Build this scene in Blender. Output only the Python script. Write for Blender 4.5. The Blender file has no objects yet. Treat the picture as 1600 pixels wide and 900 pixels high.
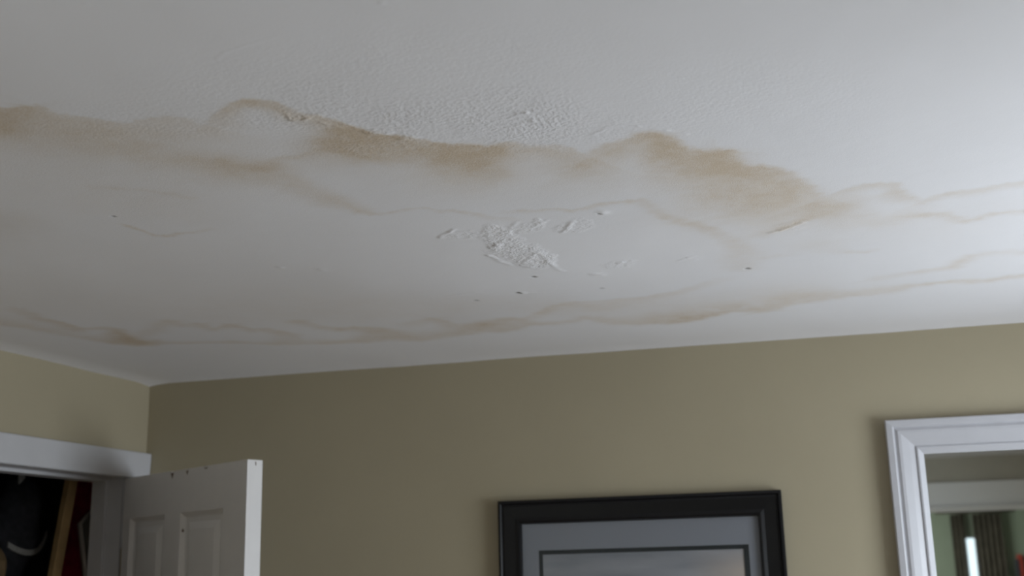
import bpy, bmesh, math, random
import numpy as np
from mathutils import Matrix, Vector

S = bpy.context.scene
C = S.collection
random.seed(4)

# ------------------------------------------------------------------ camera
CAM_Z = 1.722
cam_d = bpy.data.cameras.new('camera')
cam = bpy.data.objects.new('camera', cam_d)
C.objects.link(cam)
cam.matrix_world = Matrix(((0.9659, 0.0841, 0.2449, 0.0),
                           (0.2578, -0.2250, -0.9396, 0.0),
                           (-0.0239, 0.9707, -0.2390, CAM_Z),
                           (0, 0, 0, 1)))
cam_d.sensor_width = 36.0
cam_d.lens = 41.39
cam_d.clip_start = 0.05
cam_d.dof.use_dof = True
cam_d.dof.focus_distance = 2.25
cam_d.dof.aperture_fstop = 3.6
S.camera = cam

# ------------------------------------------------------------------ light
S.view_settings.view_transform = 'Standard'
S.view_settings.look = 'None'
S.view_settings.gamma = 1.0
S.view_settings.use_curve_mapping = False
S.view_settings.exposure = 0.0

world = bpy.data.worlds.new('overcast_sky')
S.world = world
world.use_nodes = True
bg = world.node_tree.nodes['Background']
bg.inputs[0].default_value = (0.80, 0.90, 1.0, 1)
bg.inputs[1].default_value = 1.6


def area(name, loc, target, w, h, power, col):
    d = bpy.data.lights.new(name, 'AREA')
    d.shape = 'RECTANGLE'
    d.size = w
    d.size_y = h
    d.energy = power
    d.color = col
    o = bpy.data.objects.new(name, d)
    C.objects.link(o)
    o.location = loc
    v = Vector(target) - Vector(loc)
    o.rotation_euler = v.to_track_quat('-Z', 'Y').to_euler()
    return o


# daylight just outside the right window, then the added fill lamps
WIN_X = 1.50                      # inner face of the right wall
WIN_Y0, WIN_Y1, WIN_Z0, WIN_Z1 = 1.65, 3.05, 0.80, 1.95
area('window_daylight', (WIN_X + 0.22, (WIN_Y0 + WIN_Y1) / 2, (WIN_Z0 + WIN_Z1) / 2),
     (0.0, (WIN_Y0 + WIN_Y1) / 2 - 0.45, 1.50), WIN_Y1 - WIN_Y0, WIN_Z1 - WIN_Z0, 62.0, (0.88, 0.915, 1.0))
LWIN_Y0, LWIN_Y1 = -0.62, 0.38  # span of the added left window
area('added_door_fill', (-2.82, -0.12, 1.45), (-0.4, 0.6, 1.5), 0.95, 1.1, 2.6, (1.0, 0.96, 0.94))  # added lamp, fills the face of the open door
lw_ = area('added_rear_fill', (-2.80, -0.10, 1.35), (0.9, -0.9, 1.95), 0.9, 0.9, 9.0, (0.97, 0.97, 1.0))  # added lamp, brightens the rear wall that the mirror reflects
lw_.data.spread = math.radians(110)
area('added_far_room_fill', (0.0, -2.6, 1.5), (1.6, -3.2, 1.7), 0.8, 1.0, 16.0, (0.95, 1.0, 0.96))  # added lamp standing inside the next room, away from its window

# ------------------------------------------------------------------ dimensions
CEIL = 2.399
YB = 3.541                       # face of the back wall
XC = -2.2118                     # room corner (back / left)
WA = math.radians(-4.0)          # the left wall is not quite square
XR = WIN_X
YR = -0.938                      # face of the rear wall
YF = -3.94                       # far wall of the next room


# ------------------------------------------------------------------ helpers
def new_mat(name, col, rough=0.6, spec=0.3, noise=0.0, nscale=8.0, bump=0.0, bscale=60.0, bdist=0.002, metal=0.0, coat=0.0):
    m = bpy.data.materials.new(name)
    m.use_nodes = True
    nt = m.node_tree
    b = nt.nodes['Principled BSDF']
    b.inputs['Base Color'].default_value = (*col, 1)
    b.inputs['Roughness'].default_value = rough
    b.inputs['Specular IOR Level'].default_value = spec
    b.inputs['Metallic'].default_value = metal
    b.inputs['Coat Weight'].default_value = coat
    tc = nt.nodes.new('ShaderNodeTexCoord')
    if noise > 0:
        n = nt.nodes.new('ShaderNodeTexNoise')
        n.inputs['Scale'].default_value = nscale
        n.inputs['Detail'].default_value = 5
        nt.links.new(tc.outputs['Object'], n.inputs['Vector'])
        r = nt.nodes.new('ShaderNodeValToRGB')
        r.color_ramp.elements[0].position = 0.3
        r.color_ramp.elements[1].position = 0.7
        r.color_ramp.elements[0].color = (*[c * (1 - noise) for c in col], 1)
        r.color_ramp.elements[1].color = (*[min(1, c * (1 + noise)) for c in col], 1)
        nt.links.new(n.outputs['Fac'], r.inputs['Fac'])
        nt.links.new(r.outputs['Color'], b.inputs['Base Color'])
    if bump > 0:
        n2 = nt.nodes.new('ShaderNodeTexNoise')
        n2.inputs['Scale'].default_value = bscale
        n2.inputs['Detail'].default_value = 4
        nt.links.new(tc.outputs['Object'], n2.inputs['Vector'])
        bp = nt.nodes.new('ShaderNodeBump')
        bp.inputs['Strength'].default_value = bump
        bp.inputs['Distance'].default_value = bdist
        nt.links.new(n2.outputs['Fac'], bp.inputs['Height'])
        nt.links.new(bp.outputs['Normal'], b.inputs['Normal'])
    return m


def link_mesh(name, bm, mat, parent=None, matrix=None, smooth=False):
    me = bpy.data.meshes.new(name)
    bmesh.ops.recalc_face_normals(bm, faces=bm.faces)
    bm.to_mesh(me)
    bm.free()
    if mat:
        me.materials.append(mat)
    if smooth:
        me.shade_smooth()
    o = bpy.data.objects.new(name, me)
    C.objects.link(o)
    if parent:
        o.parent = parent
    if matrix is not None:
        o.matrix_local = matrix
    return o


def add_box(bm, x0, x1, y0, y1, z0, z1, bevel=0.0, seg=2, M=None):
    vs = [bm.verts.new(p) for p in ((x0, y0, z0), (x1, y0, z0), (x1, y1, z0), (x0, y1, z0),
                                    (x0, y0, z1), (x1, y0, z1), (x1, y1, z1), (x0, y1, z1))]
    fs = [bm.faces.new([vs[i] for i in f]) for f in
          ((0, 1, 2, 3), (4, 5, 6, 7), (0, 1, 5, 4), (1, 2, 6, 5), (2, 3, 7, 6), (3, 0, 4, 7))]
    if M is not None:
        bmesh.ops.transform(bm, matrix=M, verts=vs)
    if bevel > 0:
        es = list({e for f in fs for e in f.edges})
        bmesh.ops.bevel(bm, geom=es, offset=bevel, segments=seg, profile=0.6, affect='EDGES')
    return vs


def box(name, mat, x0, x1, y0, y1, z0, z1, bevel=0.0, parent=None, M=None):
    bm = bmesh.new()
    add_box(bm, x0, x1, y0, y1, z0, z1, bevel, M=M)
    return link_mesh(name, bm, mat, parent)


def prism(name, mat, outline, y0, y1, parent=None, plane='xz', bevel=0.0, smooth=False):
    """Extrude a 2-D outline; plane 'xz' extrudes along y, 'yz' along x."""
    bm = bmesh.new()
    def pt(a, b, d):
        return (a, d, b) if plane == 'xz' else ((d, a, b) if plane == 'yz' else (a, b, d))
    v0 = [bm.verts.new(pt(a, b, y0)) for a, b in outline]
    v1 = [bm.verts.new(pt(a, b, y1)) for a, b in outline]
    n = len(outline)
    bm.faces.new(v0)
    bm.faces.new(v1[::-1])
    for i in range(n):
        bm.faces.new((v0[i], v0[(i + 1) % n], v1[(i + 1) % n], v1[i]))
    bmesh.ops.triangulate(bm, faces=[f for f in bm.faces if len(f.verts) > 4])
    if bevel:
        bmesh.ops.bevel(bm, geom=[e for e in bm.edges if e.calc_face_angle(0) > 0.6], offset=bevel, segments=2, affect='EDGES')
    return link_mesh(name, bm, mat, parent, smooth=smooth)


def tube_bm(bm, pts, radii, seg=12, caps=True):
    rings = []
    pts = [Vector(p) for p in pts]
    for i, p in enumerate(pts):
        t = (pts[min(i + 1, len(pts) - 1)] - pts[max(i - 1, 0)]).normalized()
        a = t.cross(Vector((0.13, 0.21, 0.97)) if abs(t.z) < 0.9 else Vector((1, 0, 0))).normalized()
        b = t.cross(a)
        r = radii[i] if isinstance(radii, (list, tuple)) else radii
        rings.append([bm.verts.new(p + (a * math.cos(k * 2 * math.pi / seg) + b * math.sin(k * 2 * math.pi / seg)) * r)
                      for k in range(seg)])
    for r0, r1 in zip(rings, rings[1:]):
        for k in range(seg):
            bm.faces.new((r0[k], r0[(k + 1) % seg], r1[(k + 1) % seg], r1[k]))
    if caps:
        bm.faces.new(rings[0][::-1])
        bm.faces.new(rings[-1])


def tube(name, mat, pts, radii, seg=12, parent=None):
    bm = bmesh.new()
    tube_bm(bm, pts, radii, seg)
    return link_mesh(name, bm, mat, parent, smooth=True)


def struct(o):
    o['kind'] = 'structure'
    return o


def thing(name, label, cat, loc=(0, 0, 0), rz=0.0, group=None):
    o = bpy.data.objects.new(name, None)
    o.empty_display_size = 0.1
    C.objects.link(o)
    o.location = loc
    o.rotation_euler = (0, 0, rz)
    o['label'] = label
    o['category'] = cat
    if group:
        o['group'] = group
    return o


def holder(name, loc=(0, 0, 0), rz=0.0, label=None):
    o = bpy.data.objects.new(name, None)
    C.objects.link(o)
    o.location = loc
    o.rotation_euler = (0, 0, rz)
    o['kind'] = 'structure'
    if label:
        o['label'] = label
    return o


def frame_side(bm, side, x0, x1, z0, z1, prof):
    """One mitred side of a rectangular frame facing -y; prof = [(inset, height)]."""
    A, B = [], []
    for t, h in prof:
        tl, tr, bl, br = (x0 + t, z1 - t), (x1 - t, z1 - t), (x0 + t, z0 + t), (x1 - t, z0 + t)
        a, b = {'top': (tl, tr), 'bottom': (br, bl), 'left': (bl, tl), 'right': (tr, br)}[side]
        A.append(bm.verts.new((a[0], -h, a[1])))
        B.append(bm.verts.new((b[0], -h, b[1])))
    for i in range(len(prof)):
        j = (i + 1) % len(prof)
        bm.faces.new((A[i], B[i], B[j], A[j]))
    bm.faces.new(A)
    bm.faces.new(B[::-1])


def frame_part(name, mat, x0, x1, z0, z1, prof, parent, child='frame_rail', sides=('top', 'bottom', 'left', 'right')):
    for s in sides:
        bm = bmesh.new()
        frame_side(bm, s, x0, x1, z0, z1, prof)
        link_mesh(child, bm, mat, parent)


# ------------------------------------------------------------------ materials
M_wall = new_mat('olive_wall_paint', (0.383, 0.337, 0.238), 0.62, 0.25, noise=0.03, nscale=2.5, bump=0.12, bscale=90, bdist=0.002)
M_trim = new_mat('white_gloss_paint', (0.74, 0.74, 0.75), 0.38, 0.4, noise=0.02, nscale=12, bump=0.05, bscale=40, bdist=0.002)
M_door = new_mat('door_paint', (0.72, 0.705, 0.70), 0.42, 0.4, noise=0.03, nscale=10, bump=0.06, bscale=50, bdist=0.002)
M_wood = new_mat('oak_floor', (0.34, 0.25, 0.17), 0.45, 0.4, noise=0.25, nscale=5)
M_dimtrim = new_mat('darkened_white_paint', (0.52, 0.52, 0.54), 0.4, 0.4, noise=0.03, nscale=9, bump=0.05, bscale=40)  # trim white darkened to stand in for weaker light on the closet casing
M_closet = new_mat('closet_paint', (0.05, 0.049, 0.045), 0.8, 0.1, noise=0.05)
M_black = new_mat('black_lacquer', (0.006, 0.006, 0.007), 0.28, 0.3)
M_blackfab = new_mat('black_fabric', (0.022, 0.022, 0.025), 0.85, 0.1, noise=0.3, nscale=40, bump=0.5, bscale=200)
M_strap = new_mat('pale_webbing', (0.22, 0.215, 0.20), 0.7, 0.2, noise=0.1, nscale=80)
M_tan = new_mat('tan_timber', (0.34, 0.225, 0.105), 0.55, 0.3, noise=0.2, nscale=14)
M_red = new_mat('red_cloth', (0.26, 0.008, 0.028), 0.85, 0.1, noise=0.2, nscale=30, bump=0.3, bscale=150)
M_grey = new_mat('grey_cloth', (0.34, 0.32, 0.29), 0.85, 0.1, noise=0.1, nscale=30)
M_pipe = new_mat('pale_piping', (0.75, 0.70, 0.66), 0.7, 0.2)
M_brown = new_mat('brown_leather', (0.12, 0.08, 0.04), 0.7, 0.2, noise=0.2, nscale=20)
M_bare = new_mat('bare_wood', (0.17, 0.115, 0.085), 0.8, 0.1, noise=0.3, nscale=90)
M_mat = new_mat('grey_mat_board', (0.235, 0.228, 0.27), 0.75, 0.15, bump=0.05, bscale=300)
M_bevel = new_mat('dark_mat_board', (0.018, 0.020, 0.025), 0.6, 0.2)
M_metal = new_mat('brass', (0.45, 0.36, 0.20), 0.35, 0.5, metal=1.0)
M_greenwall = new_mat('sage_wall_paint', (0.31, 0.35, 0.27), 0.7, 0.2, noise=0.03)
M_drape = new_mat('brown_drape', (0.11, 0.095, 0.075), 0.9, 0.1, noise=0.2, nscale=10)
M_shelfwood = new_mat('dark_wood', (0.06, 0.04, 0.03), 0.5, 0.3, noise=0.2)
M_backing = new_mat('backing_board', (0.2, 0.16, 0.12), 0.8, 0.1)


def glass_mat():
    m = bpy.data.materials.new('window_glass')
    m.use_nodes = True
    nt = m.node_tree
    nt.nodes.clear()
    out = nt.nodes.new('ShaderNodeOutputMaterial')
    tr = nt.nodes.new('ShaderNodeBsdfTransparent')
    tr.inputs[0].default_value = (0.96, 0.98, 0.97, 1)
    gl = nt.nodes.new('ShaderNodeBsdfGlossy')
    gl.inputs['Roughness'].default_value = 0.02
    lw = nt.nodes.new('ShaderNodeLayerWeight')
    lw.inputs[0].default_value = 0.5
    pw = nt.nodes.new('ShaderNodeMath')
    pw.operation = 'POWER'
    pw.inputs[1].default_value = 5.0
    fr = nt.nodes.new('ShaderNodeMath')
    fr.operation = 'MULTIPLY_ADD'
    fr.inputs[1].default_value = 0.5
    fr.inputs[2].default_value = 0.02
    nt.links.new(lw.outputs['Facing'], pw.inputs[0])
    nt.links.new(pw.outputs[0], fr.inputs[0])
    mx = nt.nodes.new('ShaderNodeMixShader')
    nt.links.new(fr.outputs[0], mx.inputs[0])
    nt.links.new(tr.outputs[0], mx.inputs[1])
    nt.links.new(gl.outputs[0], mx.inputs[2])
    nt.links.new(mx.outputs[0], out.inputs[0])
    return m


M_glass = glass_mat()
M_mirror = bpy.data.materials.new('silvered_glass')
M_mirror.use_nodes = True
_b = M_mirror.node_tree.nodes['Principled BSDF']
_b.inputs['Base Color'].default_value = (0.86, 0.90, 0.875, 1)
_b.inputs['Metallic'].default_value = 1.0
_b.inputs['Roughness'].default_value = 0.015

# ------------------------------------------------------------------ ceiling
# Stain lines on the ceiling, metres: (x, y, width towards the camera side, width towards the back wall, strength)
STAINS = {
    'front': [(-1.173,1.347,0.006,0.1077,0.6),(-1.113,1.354,0.006,0.1311,0.7),(-1.093,1.356,0.006,0.1309,0.7),(-1.071,1.355,0.006,0.1118,0.62),(-1.058,1.367,0.0061,0.1085,0.6),(-1.053,1.389,0.0062,0.1114,0.55),(-1.042,1.403,0.0063,0.1132,0.5),(-1.018,1.416,0.0064,0.1195,0.5),(-1.005,1.429,0.0065,0.1261,0.5),(-0.987,1.451,0.0066,0.1317,0.48),(-0.97,1.459,0.0067,0.1249,0.42),(-0.948,1.453,0.0066,0.1134,0.36),(-0.927,1.449,0.0065,0.1051,0.34),(-0.903,1.454,0.0066,0.1054,0.34),(-0.88,1.465,0.0066,0.1063,0.32),(-0.875,1.482,0.0068,0.0957,0.32),(-0.864,1.497,0.0091,0.0768,0.36),(-0.846,1.486,0.009,0.0561,0.42),(-0.819,1.459,0.0065,0.0403,0.5),(-0.801,1.444,0.0064,0.0328,0.6),(-0.781,1.433,0.0063,0.0301,0.65),(-0.76,1.433,0.0063,0.0278,0.68),(-0.74,1.444,0.0063,0.0281,0.68),(-0.724,1.462,0.0065,0.0286,0.66),(-0.72,1.486,0.0066,0.0317,0.62),(-0.713,1.502,0.0068,0.037,0.56),(-0.694,1.521,0.0069,0.0425,0.52),(-0.675,1.543,0.007,0.0635,0.6),(-0.66,1.57,0.0072,0.1135,0.78),(-0.648,1.599,0.0075,0.1343,0.88),(-0.626,1.618,0.0076,0.1309,0.88),(-0.606,1.633,0.0077,0.1209,0.85),(-0.587,1.654,0.0078,0.0939,0.72),(-0.571,1.668,0.0079,0.0952,0.72),(-0.54,1.69,0.0081,0.1338,0.82),(-0.522,1.706,0.0109,0.1484,0.88),(-0.501,1.719,0.011,0.1631,0.9),(-0.481,1.729,0.0111,0.1776,0.85),(-0.463,1.725,0.0111,0.1438,0.75),(-0.447,1.728,0.0111,0.1059,0.66),(-0.433,1.745,0.0112,0.0643,0.55),(-0.41,1.759,0.0114,0.0499,0.5),(-0.383,1.762,0.0114,0.0468,0.5),(-0.364,1.783,0.0116,0.0663,0.52),(-0.354,1.812,0.0119,0.0942,0.52),(-0.344,1.828,0.0121,0.1023,0.52),(-0.324,1.806,0.0118,0.0612,0.52),(-0.293,1.786,0.0115,0.0474,0.56),(-0.264,1.771,0.0141,0.0436,0.64),(-0.242,1.758,0.0139,0.04,0.7),(-0.223,1.755,0.0138,0.0426,0.74),(-0.203,1.776,0.0141,0.0705,0.74),(-0.196,1.812,0.0146,0.1052,0.72),(-0.185,1.841,0.015,0.1284,0.74),(-0.162,1.861,0.0152,0.1447,0.8),(-0.139,1.865,0.0152,0.1591,0.84),(-0.121,1.875,0.0184,0.1602,0.84),(-0.115,1.909,0.019,0.1435,0.76),(-0.106,1.946,0.0164,0.1261,0.66),(-0.07,1.978,0.0168,0.1684,0.64),(-0.048,2.0,0.0171,0.2291,0.66),(-0.027,2.021,0.0174,0.2593,0.66),(-0.008,2.068,0.0181,0.2704,0.64),(0.01,2.115,0.0189,0.2443,0.6),(0.021,2.162,0.0196,0.1974,0.55),(0.041,2.189,0.016,0.1278,0.45),(0.059,2.175,0.0119,0.0655,0.38),(0.076,2.161,0.0117,0.04,0.4),(0.096,2.149,0.0116,0.0354,0.4),(0.112,2.139,0.0115,0.0272,0.42),(0.132,2.142,0.0115,0.0233,0.42),(0.164,2.153,0.0115,0.0273,0.42),(0.179,2.197,0.0119,0.0407,0.45),(0.198,2.243,0.0124,0.0423,0.42),(0.219,2.279,0.0128,0.0259,0.42),(0.23,2.27,0.0126,0.0214,0.4),(0.24,2.254,0.0125,0.0296,0.42),(0.264,2.238,0.0123,0.0375,0.4),(0.289,2.235,0.0122,0.0373,0.38),(0.317,2.228,0.0121,0.0328,0.36),(0.338,2.22,0.012,0.0325,0.34),(0.359,2.216,0.0119,0.0283,0.32),(0.392,2.216,0.0119,0.0281,0.32),(0.457,2.216,0.0118,0.0279,0.3)],
    'frontline': [(-1.124,1.368,0.0041,0.0062,0.12),(-1.102,1.368,0.0041,0.0061,0.16),(-1.077,1.371,0.0041,0.0061,0.14),(-1.059,1.413,0.0043,0.0064,0.16),(-1.024,1.441,0.0044,0.0066,0.16),(-1.007,1.482,0.0046,0.0093,0.12)],
    'crackline': [(-0.78,1.444,0.0043,0.0064,0.2),(-0.755,1.449,0.0043,0.0064,0.3),(-0.734,1.469,0.0044,0.0066,0.35),(-0.73,1.504,0.0045,0.0068,0.4),(-0.727,1.523,0.0046,0.007,0.4),(-0.706,1.519,0.0046,0.0069,0.36),(-0.695,1.542,0.0047,0.0071,0.28),(-0.682,1.56,0.0048,0.0072,0.3),(-0.667,1.584,0.0049,0.0074,0.28),(-0.652,1.615,0.0051,0.0077,0.2)],
    'frontline2': [(-0.329,1.834,0.0061,0.0092,0.14),(-0.292,1.811,0.0059,0.0089,0.2),(-0.262,1.787,0.0058,0.0087,0.22),(-0.235,1.778,0.0057,0.0086,0.22),(-0.217,1.799,0.0058,0.0088,0.22),(-0.202,1.841,0.006,0.0091,0.14)],
    'frontline3': [(-0.176,1.895,0.0063,0.0096,0.14),(-0.128,1.952,0.0066,0.01,0.14),(-0.078,2.018,0.007,0.0106,0.18),(-0.036,2.073,0.0073,0.0111,0.2),(-0.003,2.107,0.0075,0.0114,0.14)],
    'frontline4': [(-0.45,1.77,0.0058,0.0117,0.18),(-0.422,1.767,0.0058,0.0116,0.2),(-0.393,1.777,0.0058,0.0117,0.22),(-0.373,1.812,0.006,0.0121,0.22),(-0.355,1.854,0.0062,0.0157,0.2)],
    'mid': [(-1.176,1.48,0.0457,0.0484,0.1),(-1.153,1.497,0.0576,0.0619,0.22),(-1.107,1.512,0.0582,0.0704,0.25),(-1.067,1.538,0.0526,0.0614,0.26),(-1.029,1.569,0.0541,0.0523,0.28),(-1.003,1.602,0.051,0.0541,0.28),(-0.975,1.625,0.052,0.0552,0.36),(-0.951,1.633,0.0472,0.0612,0.5),(-0.923,1.655,0.0481,0.0684,0.6),(-0.9,1.689,0.0497,0.0768,0.58),(-0.876,1.711,0.0506,0.0783,0.52),(-0.862,1.757,0.0414,0.0624,0.46),(-0.854,1.803,0.0371,0.0485,0.45),(-0.845,1.851,0.0388,0.0438,0.4),(-0.833,1.894,0.0404,0.0456,0.38),(-0.817,1.931,0.0348,0.0324,0.32),(-0.804,1.961,0.0287,0.022,0.24),(-0.79,1.982,0.0183,0.0149,0.2)],
    'midbranch': [(-0.876,1.698,0.0225,0.0231,0.4),(-0.844,1.682,0.0166,0.0226,0.42),(-0.814,1.669,0.0109,0.0194,0.42),(-0.796,1.672,0.0082,0.0166,0.36),(-0.774,1.664,0.0081,0.0137,0.3),(-0.752,1.656,0.008,0.0135,0.28),(-0.73,1.657,0.008,0.0162,0.32),(-0.705,1.678,0.0136,0.0249,0.3),(-0.687,1.716,0.0196,0.023,0.3),(-0.662,1.737,0.0228,0.0175,0.3),(-0.636,1.739,0.0228,0.0175,0.2)],
    'ribdark': [(-0.74,1.654,0.0053,0.0162,0.2),(-0.718,1.667,0.0054,0.0164,0.32),(-0.696,1.697,0.0083,0.0197,0.3),(-0.673,1.724,0.0085,0.0173,0.22)],
    'thin1': [(-0.814,1.924,0.007,0.0106,0.16),(-0.807,1.968,0.0073,0.011,0.25),(-0.783,1.989,0.0074,0.0112,0.32),(-0.752,1.991,0.0074,0.0112,0.3),(-0.718,1.986,0.0073,0.0111,0.22),(-0.687,1.989,0.0073,0.0111,0.2),(-0.661,2.015,0.0075,0.0113,0.22),(-0.639,2.014,0.0075,0.0113,0.3),(-0.62,2.033,0.0076,0.0115,0.34),(-0.602,2.057,0.0077,0.0117,0.32),(-0.578,2.086,0.0079,0.0159,0.22),(-0.544,2.102,0.008,0.0161,0.16)],
    'thin2': [(-0.553,2.065,0.0077,0.0117,0.12),(-0.516,2.065,0.0077,0.0116,0.32),(-0.475,2.075,0.0077,0.0117,0.34),(-0.445,2.082,0.0077,0.0117,0.34),(-0.429,2.095,0.0078,0.0118,0.36),(-0.397,2.09,0.0078,0.0117,0.34),(-0.366,2.084,0.0115,0.0116,0.44),(-0.341,2.081,0.0115,0.0116,0.46),(-0.31,2.079,0.0114,0.0154,0.46),(-0.289,2.082,0.0114,0.0154,0.42),(-0.281,2.118,0.0156,0.0159,0.32),(-0.272,2.159,0.0162,0.0164,0.3),(-0.259,2.203,0.0168,0.017,0.38),(-0.24,2.236,0.0215,0.0219,0.46),(-0.213,2.269,0.022,0.0224,0.48),(-0.191,2.309,0.0182,0.0231,0.42),(-0.171,2.364,0.0189,0.0241,0.34),(-0.15,2.427,0.0247,0.0252,0.28),(-0.14,2.488,0.0412,0.0317,0.26),(-0.14,2.566,0.0542,0.045,0.24),(-0.142,2.659,0.0351,0.036,0.2)],
    'orange': [(-0.086,2.404,0.0384,0.0197,0.2),(-0.067,2.386,0.0332,0.0145,0.34),(-0.049,2.374,0.0281,0.0143,0.6),(-0.033,2.36,0.0232,0.0094,0.75),(-0.017,2.347,0.0184,0.0093,0.8),(-0.002,2.329,0.0181,0.0091,0.8),(0.009,2.314,0.0179,0.0136,0.4),(0.028,2.303,0.022,0.0179,0.28),(0.053,2.29,0.026,0.0221,0.26),(0.088,2.246,0.0333,0.0299,0.24),(0.106,2.223,0.0245,0.0293,0.2)],
    'haze': [(-0.14,2.087,0.0444,0.062,0.18),(-0.102,2.131,0.0534,0.0642,0.26),(-0.065,2.201,0.0875,0.0945,0.34),(-0.026,2.267,0.0999,0.0715,0.34),(0.017,2.264,0.0913,0.0802,0.36),(0.053,2.268,0.0506,0.0802,0.3),(0.102,2.361,0.0719,0.0567,0.2),(0.153,2.393,0.0463,0.0383,0.18),(0.199,2.336,0.0354,0.0457,0.14)],
    'r1': [(0.206,2.366,0.0182,0.0232,0.3),(0.231,2.37,0.0182,0.0232,0.4),(0.268,2.383,0.0184,0.0233,0.36),(0.297,2.416,0.0141,0.0239,0.38),(0.315,2.441,0.0144,0.0194,0.4),(0.333,2.442,0.0144,0.0145,0.36)],
    'r2': [(0.336,2.425,0.0142,0.0191,0.28),(0.358,2.41,0.014,0.0189,0.34),(0.39,2.408,0.0139,0.0188,0.32),(0.42,2.414,0.0139,0.0188,0.3),(0.492,2.421,0.0139,0.0188,0.3)],
    'r3': [(0.026,2.532,0.0623,0.0653,0.12),(0.052,2.579,0.0432,0.0333,0.12),(0.086,2.603,0.0166,0.0168,0.26),(0.12,2.621,0.0168,0.0113,0.26),(0.14,2.611,0.0166,0.0168,0.12)],
    'r4': [(-0.093,2.589,0.0167,0.0169,0.16),(-0.064,2.582,0.0166,0.0168,0.14),(-0.03,2.583,0.0165,0.0167,0.08)],
    'r5': [(0.156,2.876,0.0265,0.0406,0.14),(0.199,2.859,0.0196,0.0266,0.22),(0.256,2.842,0.0193,0.0261,0.28),(0.291,2.836,0.0192,0.0259,0.26),(0.323,2.829,0.0253,0.0257,0.36),(0.341,2.781,0.0305,0.0249,0.38),(0.359,2.741,0.0237,0.0241,0.34),(0.39,2.724,0.0234,0.0238,0.24),(0.431,2.727,0.0234,0.0237,0.2),(0.467,2.746,0.0236,0.024,0.2),(0.55,2.77,0.0238,0.0242,0.2)],
    'low': [(-2.093,2.471,0.0832,0.0248,0.3),(-2.05,2.563,0.076,0.0263,0.34),(-2.025,2.607,0.0654,0.027,0.34),(-2.005,2.677,0.0549,0.0212,0.34),(-1.984,2.74,0.043,0.022,0.28),(-1.963,2.805,0.0447,0.0229,0.3),(-1.945,2.861,0.0613,0.0237,0.4),(-1.931,2.896,0.093,0.0242,0.55),(-1.889,2.944,0.0953,0.0248,0.6),(-1.839,2.953,0.0644,0.0248,0.5),(-1.789,2.963,0.0326,0.0166,0.36),(-1.675,2.999,0.0248,0.0168,0.32),(-1.617,3.012,0.0249,0.0253,0.34),(-1.567,3.053,0.0338,0.0172,0.26),(-1.515,3.084,0.0762,0.0262,0.34),(-1.465,3.094,0.068,0.0263,0.34),(-1.397,3.121,0.0519,0.0266,0.38),(-1.32,3.131,0.0348,0.0266,0.42),(-1.271,3.141,0.0774,0.0266,0.46),(-1.204,3.137,0.1099,0.0264,0.48),(-1.147,3.159,0.1354,0.0267,0.46),(-1.113,3.183,0.1369,0.027,0.46),(-1.052,3.167,0.1023,0.0266,0.42),(-0.995,3.151,0.0846,0.0262,0.42),(-0.945,3.132,0.0834,0.0259,0.46),(-0.889,3.115,0.0982,0.0255,0.5),(-0.852,3.13,0.0988,0.0257,0.48),(-0.815,3.117,0.0819,0.0254,0.46),(-0.753,3.068,0.048,0.0245,0.4),(-0.685,3.086,0.0323,0.0247,0.36),(-0.634,3.079,0.0321,0.0245,0.34),(-0.597,3.05,0.0314,0.024,0.36),(-0.574,3.067,0.0395,0.0242,0.4),(-0.551,3.111,0.0722,0.0248,0.42),(-0.529,3.138,0.0969,0.0252,0.42),(-0.464,3.172,0.1063,0.0255,0.46),(-0.419,3.171,0.1217,0.0255,0.5),(-0.378,3.196,0.1388,0.0257,0.6),(-0.347,3.19,0.1458,0.0256,0.72),(-0.305,3.172,0.1438,0.0252,0.76),(-0.255,3.14,0.1256,0.0247,0.66),(-0.205,3.092,0.0921,0.0239,0.6),(-0.163,3.117,0.078,0.0241,0.54),(-0.125,3.14,0.0865,0.0244,0.54),(-0.093,3.111,0.0923,0.0239,0.52),(-0.055,3.07,0.1186,0.0311,0.48),(-0.013,3.063,0.1318,0.0308,0.44),(0.026,3.054,0.1238,0.0306,0.42),(0.067,3.047,0.1019,0.0303,0.36),(0.105,3.039,0.0585,0.0225,0.4),(0.145,3.032,0.0652,0.0299,0.36),(0.182,3.031,0.1137,0.0298,0.36),(0.209,3.013,0.0849,0.0293,0.32),(0.231,2.993,0.0284,0.0216,0.4),(0.28,2.983,0.0211,0.0214,0.4),(0.33,2.974,0.0209,0.0212,0.4),(0.384,2.988,0.021,0.0284,0.38),(0.429,2.99,0.021,0.0284,0.4),(0.463,2.977,0.0207,0.0281,0.4),(0.498,2.97,0.0206,0.0278,0.4),(0.58,2.948,0.0201,0.0273,0.38)],
    'low2a': [(-1.902,2.45,0.0236,0.0301,0.24),(-1.914,2.501,0.0245,0.0312,0.3),(-1.922,2.546,0.019,0.0322,0.34),(-1.907,2.576,0.0129,0.0329,0.42),(-1.898,2.605,0.0132,0.0335,0.48),(-1.901,2.655,0.0136,0.0417,0.52),(-1.9,2.691,0.0209,0.0499,0.5),(-1.877,2.7,0.0209,0.0284,0.36),(-1.846,2.712,0.0211,0.0286,0.46),(-1.821,2.74,0.0214,0.0438,0.56),(-1.842,2.805,0.0223,0.0613,0.6),(-1.86,2.865,0.0309,0.0556,0.7),(-1.864,2.903,0.0316,0.0487,0.8),(-1.854,2.927,0.032,0.0327,0.66),(-1.819,2.921,0.0318,0.0243,0.36)],
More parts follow.
